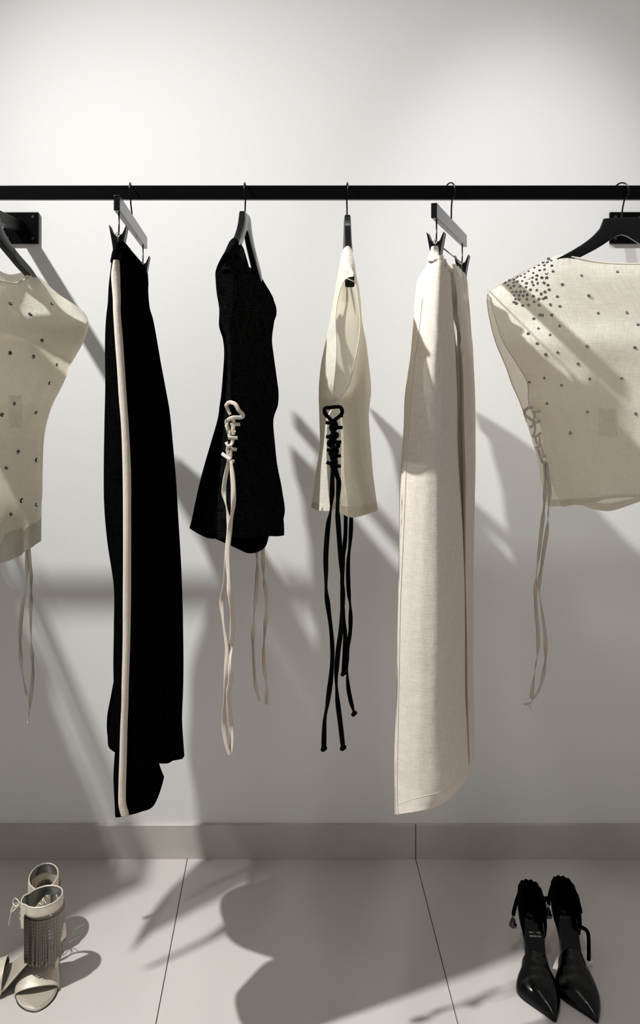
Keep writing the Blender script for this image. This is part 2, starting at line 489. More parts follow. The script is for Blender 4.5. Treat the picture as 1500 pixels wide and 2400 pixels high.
def trousers_black():
    e = empty('trousers', P(300, 1000, 1.45), 'black linen trousers with a cream side stripe, clipped by the waist', 'trousers')
    T = [ # y, L, sL, sR, Rwhole
        (585, 269, 271, 286, 300), (607, 262, 267, 277, 318), (650, 256, 263, 280, 343), (700, 253, 267, 281, 359), (735, 250, 268, 281, 366),
        (800, 247, 272, 286, 377), (867, 246.5, 277, 291, 389), (935, 246, 282, 296, 398), (1000, 245, 286, 300, 404), (1100, 243.5, 289, 305, 412),
        (1200, 245, 290.5, 306, 419), (1300, 253, 290, 306, 424), (1400, 267, 290, 306, 427), (1500, 267, 290, 304, 429),
        (1600, 266, 287.5, 300, 428), (1700, 268, 284, 297, 427), (1780, 270, 282, 295.6, 0), (1850, 266, 280, 294, 0), (1885, 267, 281, 297, 0)]
    near = []
    for (y, L, a, b, R) in T:
        if R: Rn = b + (R - b) * lerp(.62, .60, min(1, (y - 600) / 900))
        if y >= 1500: Rn = {1500: 376, 1600: 377, 1700: 377, 1780: 378, 1850: 379, 1885: 372}[y]
        k = min(1, max(.25, (y - 560) / 140))
        ds = [1.40, 1.365, 1.345, 1.345, 1.37, 1.42, 1.47, 1.50, 1.50, 1.46]
        pxs = [L, L + .45 * (a - L), a, b, b + .35 * (Rn - b), b + .75 * (Rn - b), Rn, Rn - 7, (L + Rn) / 2, L + 10]
        near.append(RW(y, 1.345, list(zip(pxs, ds))))
    ds = [1.40, 1.365, 1.345, 1.345, 1.37, 1.42, 1.46, 1.48, 1.48, 1.45]
    near.append([P(x, y, d) for x, y, d in zip([271, 276, 286, 302, 330, 360, 382, 378, 330, 285], [1912, 1916, 1914, 1911, 1903, 1888, 1832, 1820, 1860, 1890], ds)])
    fold = snoise(3, 30, 9)
    def disp(u, v, su, sv):
        return .0018 * fold(u, v * 3) * np.clip(v * 8, 0, 1) + .003 * np.sin(su * 90 + 3 * np.sin(v * 5)) * np.exp(-v * 5)
    gN = surf(near, 110, 260, True, disp)
    far = []
    FT = [ # near-reference y (d0=1.345), R at own depth, Lf
        (585, 340, 296), (607, 347, 292), (650, 347, 282), (700, 351, 280), (735, 359, 280), (800, 369, 282), (867, 378, 282), (935, 388, 284), (1000, 397, 285),
        (1100, 405, 286), (1200, 412, 286), (1300, 417, 288), (1400, 422, 290), (1500, 425, 286), (1600, 427.5, 280), (1700, 428, 276), (1800, 427, 262), (1860, 425, 253), (1905, 425, 253)]
    for (y, R, Lf) in FT:
        pxs = [Lf, Lf + 12, (Lf + R) / 2, R - 26, R - 7, R, R - 6, (Lf + R) / 2, Lf + 8]
        dd = [1.60, 1.55, 1.515, 1.51, 1.56, 1.62, 1.68, 1.70, 1.66]
        if y < 660: dd = [1.56, 1.535, 1.53, 1.59, 1.65, 1.71, 1.73, 1.69, 1.62]
        elif y < 800: dd = [1.57, 1.54, 1.52, 1.56, 1.61, 1.67, 1.71, 1.70, 1.64]
        row = RW(y, 1.345, list(zip(pxs, dd)))
        far.append(row)
    dd = [1.585, 1.54, 1.51, 1.50, 1.53, 1.56, 1.60, 1.62, 1.61]
    far.append([P(x, y, d) for x, y, d in zip([257, 274, 330, 380, 420, 429, 424, 340, 270], [1712, 1738, 1765, 1783, 1780, 1776, 1765, 1750, 1725], dd)])
    gF = surf(far, 100, 240, True, lambda u, v, su, sv: .002 * fold(u * 1.2 + 3, v * 2.5 + 1))
    part('leg', *gN[:2], M['black'], e, True, gN[2])
    part('leg', *gF[:2], M['black'], e, True, gF[2])
    # waistband
    wb = []
    for y, k in ((566, 0), (574, .3), (590, .75), (609, 1)):
        pxs = [lerp(276, 263, k), lerp(274, 262, k), lerp(281, 271, k), lerp(291, 290, k), lerp(300, 306, k), lerp(318, 326, k), lerp(334, 340, k), lerp(345, 346, k), lerp(341, 341, k), lerp(325, 322, k), lerp(305, 300, k), lerp(288, 280, k)]
        dd = [1.40, 1.355, 1.342, 1.35, 1.41, 1.50, 1.61, 1.71, 1.73, 1.65, 1.55, 1.46]
        dzs = [-.0004, 0, 0, 0, -.002, -.007, -.011, -.015, -.015, -.012, -.008, -.004]
        r_ = RW(y, 1.345, list(zip(pxs, dd))); wb.append([p + Vector((0, 0, z_)) for p, z_ in zip(r_, dzs)])
    gW = surf(wb, 260, 26, True, lambda u, v, su, sv: .0016 * np.sin(su * 420 + np.sin(su * 77) * 2) * (.4 + v))
    part('waistband', *gW[:2], M['black'], e, True, gW[2])
    # cream stripe laid on the outseam
    bv = bvh_of(gN, gW)
    S = [(609, 268, 277.5), (625, 265, 278.5), (650, 263, 280), (700, 267, 281.5), (733, 268, 281.5), (800, 272, 287), (867, 277, 291.5), (935, 281, 296), (1000, 286, 300.5), (1100, 289.5, 305.5),
         (1200, 290.5, 306), (1300, 290.5, 306), (1400, 290, 306), (1500, 290, 304), (1600, 287.5, 300.5), (1650, 286.8, 299.5), (1700, 284.5, 297.5), (1780, 282.3, 295.6), (1850, 280, 294), (1882, 280, 295), (1900, 283, 300), (1911, 286, 302)]
    Sn = cr(S, 190); v = []; f = []
    for i, (y, a, b) in enumerate(Sn):
        for j in range(5):
            p, n = hit(bv, lerp(a, b, j / 4), y, 1.34); v.append(p + n * .0016 + Vector((0, -.0006, 0)))
    for i in range(len(Sn) - 1):
        for j in range(4): f.append((i * 5 + j, i * 5 + j + 1, i * 5 + j + 6, i * 5 + j + 5))
    uv = [(j * .003, i * .006) for i in range(len(Sn)) for j in range(5)]
    o = part('side_stripe', v, f, M['tape'], e, True, uv)
    m = o.modifiers.new('t', 'SOLIDIFY'); m.thickness = .0006
    return e
trousers_black()

def trousers_cream():
    e = empty('trousers', P(1030, 1000, 1.45), 'cream linen trousers with a gathered waist, clipped by the waist', 'trousers')
    T = [ # y, L, seam, Rn
        (598, 1007, 1011, 1042), (610, 1003, 1008, 1046), (620, 993, 1003, 1050), (650, 981, 995, 1054), (700, 972, 990, 1058), (750, 968, 984, 1061), (800, 964, 979, 1065), (850, 959, 971, 1067), (936, 950, 963, 1070),
        (1000, 946, 958, 1071), (1076, 942, 953, 1072), (1150, 938, 949, 1075), (1250, 936, 945, 1081), (1400, 934.5, 940, 1087), (1500, 932.5, 937.5, 1087.5), (1600, 931, 935.5, 1088),
        (1700, 929, 933.5, 1088), (1780, 926.5, 932, 1091), (1850, 924, 931, 1095)]
    near = []
    ds = [1.42, 1.395, 1.375, 1.347, 1.346, 1.385, 1.45, 1.50, 1.50, 1.46]
    for (y, L, s, R) in T:
        pxs = [L, L + .5 * (s - L), s, lerp(s, R, .33), lerp(s, R, .66), lerp(s, R, .88), R, R - 5, (L + R) / 2, L + 14]
        near.append(RW(y, 1.345, list(zip(pxs, ds))))
    near.append([P(x, y, d) for x, y, d in zip([925, 928, 935, 985, 1035, 1070, 1096, 1090, 1020, 945], [1906, 1909, 1908, 1900, 1886, 1855, 1821, 1815, 1860, 1890], [1.42, 1.39, 1.37, 1.345, 1.352, 1.39, 1.44, 1.47, 1.47, 1.45])])
    fold = snoise(11, 22, 7)
    def disp(u, v, su, sv):
        return .0022 * fold(u, v * 4) * np.clip(v * 8, 0, 1) + .0045 * np.sin(su * 110 + 1.2 * np.sin(v * 6)) * np.exp(-v * 5) + .0010 * np.sin(su * 260 + 2 * fold(u * 2, v * 9)) * np.exp(-v * 2)
    gN = surf(near, 130, 280, True, disp)
    far = []
    FT = [ # y (near ref), F2 (second fold), R
        (600, 1068, 1088), (620, 1070, 1092), (650, 1074, 1094), (700, 1077, 1098), (750, 1079, 1101), (800, 1082, 1105), (850, 1084, 1108), (936, 1087, 1112), (1000, 1088, 1113), (1076, 1090, 1113),
        (1150, 1092, 1113), (1250, 1092, 1112), (1400, 1092, 1110), (1500, 1094, 1109), (1600, 1096, 1109.5), (1700, 1098, 1109), (1800, 1100, 1110), (1880, 1101, 1112)]
    for (y, f2, R) in FT:
        k = min(1, max(0, (y - 600) / 250))
        pxs = [1022, lerp(1056, 1068, k), f2, lerp(f2, R, .6), R, R - 5, 1068, 1026]
        dd = [1.53, lerp(1.475, 1.545, k), lerp(1.50, 1.465, k), lerp(1.60, 1.55, k), lerp(1.69, 1.64, k), lerp(1.72, 1.69, k), 1.70, 1.62]
        far.append(RW(y, 1.345, list(zip(pxs, dd))))
    dd = [1.52, 1.475, 1.475, 1.53, 1.58, 1.62, 1.64, 1.58]
    far.append([P(x, y, d) for x, y, d in zip([1022, 1060, 1095, 1106, 1113, 1108, 1075, 1030], [1790, 1792, 1789, 1789, 1787, 1780, 1778, 1784], dd)])
    def dispf(u, v, su, sv):
        return .002 * fold(u + 2, v * 3) + .0042 * np.sin(su * 150 + 1.0 * np.sin(v * 4)) * np.exp(-v * 2.5)
    gF = surf(far, 120, 260, True, dispf)
    part('leg', *gN[:2], M['cream'], e, True, gN[2])
    part('leg', *gF[:2], M['cream'], e, True, gF[2])
    wb = []
    for y, k in ((574, 0), (586, .35), (598, .7), (609, 1)):
        pxs = [lerp(1013, 1008, k), lerp(1010, 1004, k), lerp(1016, 1010, k), lerp(1028, 1027, k), lerp(1036, 1044, k), lerp(1050, 1060, k), lerp(1066, 1074, k), lerp(1086, 1092, k), lerp(1084, 1088, k), lerp(1066, 1064, k), lerp(1046, 1040, k), lerp(1026, 1014, k)]
        dd = [1.42, 1.385, 1.358, lerp(1.372, 1.35, k), lerp(1.41, 1.385, k), 1.48, 1.58, 1.69, 1.72, 1.65, 1.55, 1.47]
        dzs = [0, 0, 0, 0, -.012, -.020, -.018, -.012, -.01, -.012, -.016, -.008]
        dzs = [q * (1 - .5 * k) for q in dzs]
        r_ = RW(y, 1.345, list(zip(pxs, dd))); wb.append([p + Vector((0, 0, z_)) for p, z_ in zip(r_, dzs)])
    gW = surf(wb, 320, 30, True, lambda u, v, su, sv: .0022 * np.sin(su * 330 + np.sin(su * 61) * 2) * (.3 + v))
    part('waistband', *gW[:2], M['cream'], e, True, gW[2])
    # stitched hem of the near leg and front seam
    bv = bvh_of(gN, gF, gW)
    def seam(name, S, off, r_):
        pts = []
        for (x, y) in cr(S, 120):
            p, n = hit(bv, x, y, 1.34); pts.append(p + n * off)
        part(name, *tube(pts, r_, 6), M['cream'], e, True)
    seam('front_seam', [(990, 700), (979, 800), (971, 850), (958, 1000), (953, 1080), (946, 1250), (939, 1400), (936, 1550), (933, 1700), (931, 1850), (933, 1905)], .0004, .0011)
    seam('hem_stitching', [(934, 1885), (970, 1872), (1010, 1862), (1046, 1850), (1062, 1838), (1074, 1812)], .0, .0005)
    return e
trousers_cream()

# ------------------------------------------------------------------ tops
def lerpl(a, b, t): return [lerp(x, y, t) for x, y in zip(a, b)]
def topgrid(rows, dlists, nu, nv, disp=None):
    """rows of 13 (px,py); dlists = [(row fraction, 13 depths)]"""
    m = len(rows); out = []
    fr = [a for a, _ in dlists]
    for i, r in enumerate(rows):
        t = i / (m - 1)
        dd = [float(np.interp(t, fr, [q[1][k] for q in dlists])) for k in range(len(r))]
        out.append([P(px, py, d) for (px, py), d in zip(r, dd)])
    return surf(out, nu, nv, False, disp)

def row13(y, L, SL, SR, R, dy=0, fdy=None):
    W = R - L
    px = [SR, lerp(SR, R, .22), lerp(SR, R, .46), lerp(SR, R, .68), lerp(SR, R, .87), R, R - 4, R - .28 * W, R - .52 * W, L + .2 * W, L, L + .42 * (SL - L), SL]
    return [(x, y) for x in px]

def caps(G, nu, segs, rise=.005, n=14, m=7):
    verts, faces, uv = G
    verts = list(verts); faces = list(faces); uv = list(map(tuple, uv))
    for (a0, a1), (b0, b1) in segs:
        base = len(verts)
        A = [verts[int(round(lerp(a0, a1, k / (n - 1)) * (nu - 1)))] for k in range(n)]
        B = [verts[int(round(lerp(b0, b1, k / (n - 1)) * (nu - 1)))] for k in range(n)]
        for k in range(n):
            for j in range(m):
                t = j / (m - 1)
                verts.append(A[k].lerp(B[k], t) + Vector((0, 0, rise * math.sin(math.pi * t))))
                uv.append((k * .01, j * .005))
        for k in range(n - 1):
            for j in range(m - 1):
                faces.append((base + k * m + j, base + k * m + j + 1, base + (k + 1) * m + j + 1, base + (k + 1) * m + j))
    return verts, faces, np.array(uv)

def hem_band(name, G, nu, nv, k, mat, parent, off=.0008):
    """doubled hem along the last k rows of a garment grid"""
    verts, faces, uv = G
    v = []; f = []
    A = [verts[j * nu:(j + 1) * nu] for j in range(nv)]
    rows = list(range(nv - k, nv))
    for r in rows:
        for i in range(nu):
            a = A[r][min(i + 1, nu - 1)] - A[r][max(i - 1, 0)]; b = A[min(r + 1, nv - 1)][i] - A[r - 1][i]
            n = a.cross(b); n = n.normalized() if n.length > 0 else Vector((0, -1, 0))
            v.append(A[r][i] + n * off)
    for q in range(len(rows) - 1):
        for i in range(nu - 1): f.append((q * nu + i, q * nu + i + 1, (q + 1) * nu + i + 1, (q + 1) * nu + i))
    uvs = [tuple(uv[r * nu + i]) for r in rows for i in range(nu)]
    return part(name, v, f, mat, parent, True, uvs)

def edge_roll(name, pts, r_, mat, parent):
    return part(name, *tube(pts, r_, 7), mat, parent, True)

# --- black top
def top_black():
    e = empty('sleeveless_top', P(575, 900, 1.5), 'black linen sleeveless top laced at the side with long cream ties', 'top')
    dT = [1.30, 1.345, 1.42, 1.56, 1.705, 1.80, 1.81, 1.71, 1.60, 1.44, 1.36, 1.31, 1.30]
    dM = [1.37, 1.40, 1.47, 1.56, 1.65, 1.73, 1.76, 1.74, 1.68, 1.60, 1.52, 1.43, 1.37]
    dH = [1.38, 1.385, 1.40, 1.43, 1.47, 1.52, 1.58, 1.60, 1.60, 1.56, 1.49, 1.42, 1.385]
    rows = [[(506, 638), (538, 586), (561, 565), (581, 634), (610, 645), (642, 704), (638, 700), (606, 643), (572, 615), (545, 563), (526, 592), (509, 625), (506, 638)],
            [(540, 634), (550, 626), (570, 612), (590, 655), (614, 662), (646, 720), (642, 720), (610, 660), (576, 640), (545, 600), (520, 625), (505, 645), (507, 650)],
            [(546, 690), (556, 685), (574, 685), (596, 692), (620, 695), (647, 736), (643, 736), (612, 690), (580, 690), (546, 690), (520, 692), (507, 692), (526, 690)]]
    for y, L, S, R in ((760, 512, 538, 641), (795, 522, 540, 635), (830, 527, 541, 638), (880, 525, 542, 645), (920, 521, 542, 651), (950, 515, 542, 650), (985, 509, 542, 639.5),
                       (1040, 494, 542, 643), (1100, 477, 542, 650), (1150, 464, 542, 658), (1205, 451, 542, 665)):
        rows.append(row13(y, L, S - 2, S, R))
    rows.append([(542, 1258), (566, 1257), (592, 1257), (620, 1257), (646, 1256), (666, 1254), (634, 1250), (619, 1284), (588, 1297), (550, 1284), (444, 1237), (487, 1261), (541, 1260)])
    fold = snoise(21, 16, 6)
    def disp(u, v, su, sv):
        return .0035 * fold(u * 1.3, v * 2) + .003 * np.sin(su * 55 + 1.5 * np.sin(v * 3)) * np.exp(-((u - .25) / .18) ** 2)
    G = topgrid(rows, [(0, dT), (.09, lerpl(dT, dM, .15)), (.33, dM), (.7, dM), (1, dH)], 150, 200, disp)
    Gc = caps(G, 150, [((0, 2 / 12), (1, 9 / 12)), ((4 / 12, 5 / 12), (7 / 12, 6 / 12))])
    part('bodice', *Gc[:2], M['blackl'], e, True, Gc[2])
    hem_band('hem', G, 150, 200, 7, M['black'], e)
    T = lambda ctrl, **k: ribbon(k.pop('name', 'lacing'), ctrl, k.pop('w', .0072), M['tape'], e, **k)
    d = 1.362
    T([(533, 946, d), (540, 943, d - .004), (552, 948, d - .008), (560, 962, d - .008), (569, 972, d - .004), (566, 978, d - .002), (545, 979, d - .004), (534, 985, d)], name='lacing_loop', n=60)
    T([(536, 944, d), (530, 950, d - .004), (533, 958, d), (540, 972, d)], w=.0058)
    T([(540, 995, d), (563, 994.5, d)], w=.006); T([(541, 1010, d), (552, 1013, d)], w=.006)
    T([(535, 1026, d - .003), (557, 1026.5, d)], w=.006); T([(541, 1051, d), (555, 1054, d)], w=.006)
    T([(520, 1063, d + .006), (530, 1070, d), (540, 1077, d - .004)], w=.0065); T([(532, 1078, d - .004), (549, 1082, d)], w=.006)
    T([(532, 984, d), (531, 993, d), (534, 1006, d), (539, 1024, d)], twist=.5)
    T([(545, 981, d), (548, 992, d), (546, 1006, d), (546, 1020, d)])
    T([(546, 1030, d), (543, 1040, d - .003), (536, 1047, d - .004), (530, 1036, d)], w=.006, twist=.5)
    T([(534, 1048, d), (533, 1058, d), (538, 1068, d), (540, 1078, d)], w=.006, twist=.4)
    T([(543, 1050, d + .002), (541, 1062, d), (541, 1074, d)], w=.005)
    T([(537, 1078, d), (531, 1105, d), (525, 1140, d), (526, 1165, d), (533, 1200, d), (537, 1235, d), (532, 1290, d), (527, 1357, d), (520, 1410, d), (524, 1463, d), (532, 1517, d), (531, 1557, d), (528, 1623, d), (524, 1677, d), (528, 1730, d), (538, 1770, d)],
      name='tie', w=.0085, twist=.9, k=2.6, ph=.1, n=180)
    T([(540, 1080, d - .004), (544, 1105, d - .004), (547, 1145, d - .004), (546, 1190, d - .004), (539, 1235, d - .006), (534, 1290, d - .006), (535, 1343, d - .006), (538, 1383, d - .006), (544, 1437, d - .006), (544, 1490, d - .006), (541, 1517, d), (539, 1557, d - .006), (540, 1597, d), (535, 1629, d), (540, 1690, d), (544, 1730, d), (541, 1767, d)],
      name='tie', w=.0095, twist=.75, k=3.3, ph=.55, n=180)
    d = 1.64
    T([(600, 1225, d), (601, 1290, d), (603, 1330, d), (601, 1383, d), (595, 1450, d), (593, 1503, d), (596, 1570, d), (600, 1610, d), (607.5, 1642, d)], name='tie', w=.0085, twist=1.0, k=2, ph=.3, n=120)
    T([(617, 1225, d), (616.5, 1290, d), (617.5, 1343, d), (622.5, 1383, d), (625, 1423, d), (619, 1503, d), (619, 1557, d), (625, 1610, d), (624.5, 1651, d)], name='tie', w=.0085, twist=1.0, k=2.6, ph=.05, n=120)
top_black()

# --- plain ivory top
def top_ivory():
    e = empty('sleeveless_top', P(815, 900, 1.5), 'plain ivory linen sleeveless top laced at the side with black ties', 'top')
    dT = [1.305, 1.36, 1.425, 1.56, 1.70, 1.78, 1.79, 1.70, 1.56, 1.43, 1.38, 1.33, 1.305]
    dM = [1.37, 1.40, 1.47, 1.56, 1.65, 1.73, 1.76, 1.74, 1.68, 1.60, 1.52, 1.43, 1.37]
    dH = [1.37, 1.38, 1.41, 1.45, 1.50, 1.56, 1.60, 1.62, 1.62, 1.60, 1.52, 1.43, 1.38]
    dN = [1.293, 1.35, 1.44, 1.55, 1.65, 1.74, 1.77, 1.74, 1.68, 1.60, 1.50, 1.37, 1.293]
    rows = [[(830, 647), (829, 604), (823, 582), (824, 602), (827, 608), (842, 676), (838, 672), (824, 612), (817, 598), (807, 582), (801, 598), (805, 626), (828, 648)],
            [(834, 665), (834, 635), (832, 622), (831, 632), (834, 645), (844, 705), (840, 700), (822, 645), (808, 630), (797, 620), (793, 632), (797, 642), (808, 657)],
            row13(700, 782, 792, 839, 844)]
    for y, L, SL, SR, R in ((750, 773, 786.5, 844, 848), (800, 763, 789, 839, 858), (850, 753, 788, 828, 864), (900, 748, 783, 816, 869), (925, 748, 781, 801, 869), (940, 748, 789, 791, 867),
                            (980, 749, 768, 798, 864), (1050, 750, 765, 800, 868), (1100, 743, 766, 799, 872), (1150, 737, 769, 798, 878)):
        rows.append(row13(y, L, SL, SR, R))
    rows.append([(797, 1200), (812, 1209), (830, 1213), (850, 1208), (868, 1203), (885, 1196), (880, 1186), (850, 1190), (815, 1192), (780, 1193), (731, 1188), (748, 1197), (774, 1197)])
    fold = snoise(31, 14, 5)
    def disp(u, v, su, sv):
        return .0030 * fold(u * 1.2, v * 2) * np.clip(v * 6, 0, 1) + .003 * np.sin(su * 60 + 1.2 * np.sin(v * 4)) * np.exp(-((u - .22) / .15) ** 2) * v
    G = topgrid(rows, [(0, dT), (.09, lerpl(dT, dM, .15)), (.28, dN), (.42, dN), (.56, dM), (.8, dM), (1, dH)], 150, 200, disp)
    Gc = caps(G, 150, [((0, 2 / 12), (1, 9 / 12)), ((4 / 12, 5 / 12), (7 / 12, 6 / 12))])
    part('bodice', *Gc[:2], M['ivory'], e, True, Gc[2])
    hem_band('hem', G, 150, 200, 8, M['ivory_hem'], e)
    nu = 150
    k0, k1 = 12, 126
    rim = [G[0][j * nu] for j in range(k1, k0, -1)] + [G[0][j * nu + nu - 1] for j in range(k0, k1)]
    edge_roll('armhole_binding', rim, .0011, M['ivory_hem'], e)
    T = lambda ctrl, **k: ribbon(k.pop('name', 'lacing'), ctrl, k.pop('w', .0066), M['tape_bk'], e, **k)
    d = 1.352
    T([(766, 976, d), (761, 968, d), (762, 957, d - .002), (775, 955, d - .004), (795, 953.5, d - .004), (802, 962, d - .002), (800, 973, d)], name='lacing_loop', n=60)
    T([(761, 966, d), (768, 976, d), (777, 985, d), (786, 992, d)]); T([(800, 972, d), (795, 976, d), (785, 984, d), (777, 992, d)])
    T([(794, 974, d), (804, 974, d)], w=.006)
    for a, b in (((763, 990), (778, 992)), ((764, 1023), (777, 1025)), ((766, 1054), (781, 1057)), ((765, 1083), (783, 1090)), ((785, 1002), (803, 1002)), ((784, 1036), (800, 1036)), ((783, 1072), (799, 1067)), ((783, 1094), (799, 1092))):
        T([(*a, d), (*b, d)], w=.0062)
    zz = [(784, 988), (788, 1000), (780, 1012), (790, 1020), (774, 1034), (772, 1042), (786, 1050), (789, 1060), (778, 1072), (787, 1082), (782, 1098)]
    T([(x, y, d - .003) for x, y in zz], w=.008, n=110)
    T([(2 * 782 - x, y + 4, d - .006) for x, y in zz], w=.0075, n=110)
    T([(782, 990, d + .001), (781, 1030, d), (779, 1060, d), (781, 1098, d)], w=.008)
    d = 1.35
    T([(781, 1092, d), (779, 1120, d), (778, 1160, d), (775, 1196, d), (769, 1231, d), (764, 1294, d), (764, 1343, d), (764.5, 1383, d), (769, 1423, d), (776, 1477, d), (779, 1530, d), (776, 1583, d), (768, 1645, d), (761, 1690, d), (759, 1751, d)], name='tie', w=.0092, twist=.85, k=2.2, ph=.75, n=170)
    T([(784, 1092, d), (790, 1115, d), (794, 1133, d), (791, 1187, d), (793, 1231, d), (798, 1303, d), (802, 1360, d), (803, 1410, d), (799, 1477, d), (792, 1530, d), (788, 1583, d), (790.5, 1637, d), (797, 1690, d), (804, 1751, d)], name='tie', w=.0092, twist=.75, k=2.6, ph=.15, n=170)
    d2 = 1.60
    T([(810, 1160, d2), (810, 1240, d2), (806.5, 1290, d2), (803, 1330, d2), (802, 1383, d2), (804, 1437, d2), (809, 1490, d2), (805, 1578, d2)], name='tie', w=.0092, twist=.7, k=2, ph=.1, n=120)
    T([(823.5, 1160, d2), (822, 1250, d2), (816, 1321, d2), (817, 1383, d2), (821, 1423, d2), (821, 1477, d2), (815, 1517, d2), (813, 1557, d2), (816, 1610, d2), (824, 1650, d2), (830.5, 1672, d2)], name='tie', w=.0092, twist=.8, k=2.6, ph=.3, n=140)
    for x, y, dd in ((759, 1752, d), (804, 1750, d), (805, 1576, d2), (830, 1670, d2)):
        ring = [P(x + 3.5 * math.sin(t * 2.1), y + t * 3.2 - 2, dd - .002 * math.cos(t * 3)) for t in np.linspace(0, 3, 14)]
        part('tie_knot', *tube(ring, [.002 + .0022 * math.sin(math.pi * i / 13) for i in range(14)], 8), M['tape_bk'], e, True)
top_ivory()

# --- rhinestones
def gem_mesh(nm, r_):
    v = []; f = []
    n = 8
    for zr, hh in ((1.0, .0), (.96, .32), (.55, .62)):
        for k in range(n):
            a = 2 * math.pi * (k + .5) / n
            v.append((r_ * zr * math.cos(a), r_ * zr * math.sin(a), r_ * hh))
    for q in range(2):
        for k in range(n):
            k2 = (k + 1) % n; f.append((q * n + k, q * n + k2, q * n + n + k2, q * n + n + k))
    f.append(tuple(2 * n + k for k in range(n)))
    me = bpy.data.meshes.new(nm); me.from_pydata(v, [], f); me.materials.append(M['gem']); me.materials.append(M['claw'])
    b = MB()
    for k in range(4):
        a = math.pi / 4 + k * math.pi / 2
        c = Vector((math.cos(a), math.sin(a), 0))
        vs, fs = tube([c * r_ * 1.12 + Vector((0, 0, -.0004)), c * r_ * 1.1 + Vector((0, 0, r_ * .45)), c * r_ * .78 + Vector((0, 0, r_ * .66))], r_ * .17, 5)
        b.add((vs, fs))
    vs, fs = tube([(0, 0, -.0005), (0, 0, r_ * .12)], r_ * 1.13, 12)
    b.add((vs, fs))
    nv0, nf0 = len(v), len(f)
    me2 = bpy.data.meshes.new(nm); me2.from_pydata(v + [tuple(x) for x in b.v], [], f + [tuple(i + nv0 for i in q) for q in b.f])
    me2.materials.append(M['gem']); me2.materials.append(M['claw'])
    for i, p in enumerate(me2.polygons): p.material_index = 0 if i < nf0 else 1
    return me2
GEM_S = gem_mesh('rhinestone', .00255); GEM_L = gem_mesh('rhinestone', .0036)
def stones(bv, spots, me, parent, ploc):
    for (x, y) in spots:
        p, n = hit(bv, x, y, 1.48)
        n = (n + Vector((random.uniform(-.25, .25), random.uniform(-.1, .1), random.uniform(-.25, .25)))).normalized()
        o = bpy.data.objects.new('rhinestone', me); COL.objects.link(o); o.parent = parent
        o.location = p + n * .0004 - ploc
        q = n.to_track_quat('Z', 'Y'); o.rotation_mode = 'QUATERNION'
        o.rotation_quaternion = q @ Matrix.Rotation(random.uniform(0, 1.5), 3, 'Z').to_quaternion()
        s = random.uniform(.88, 1.12); o.scale = (s * random.uniform(.85, 1.05), s, s)

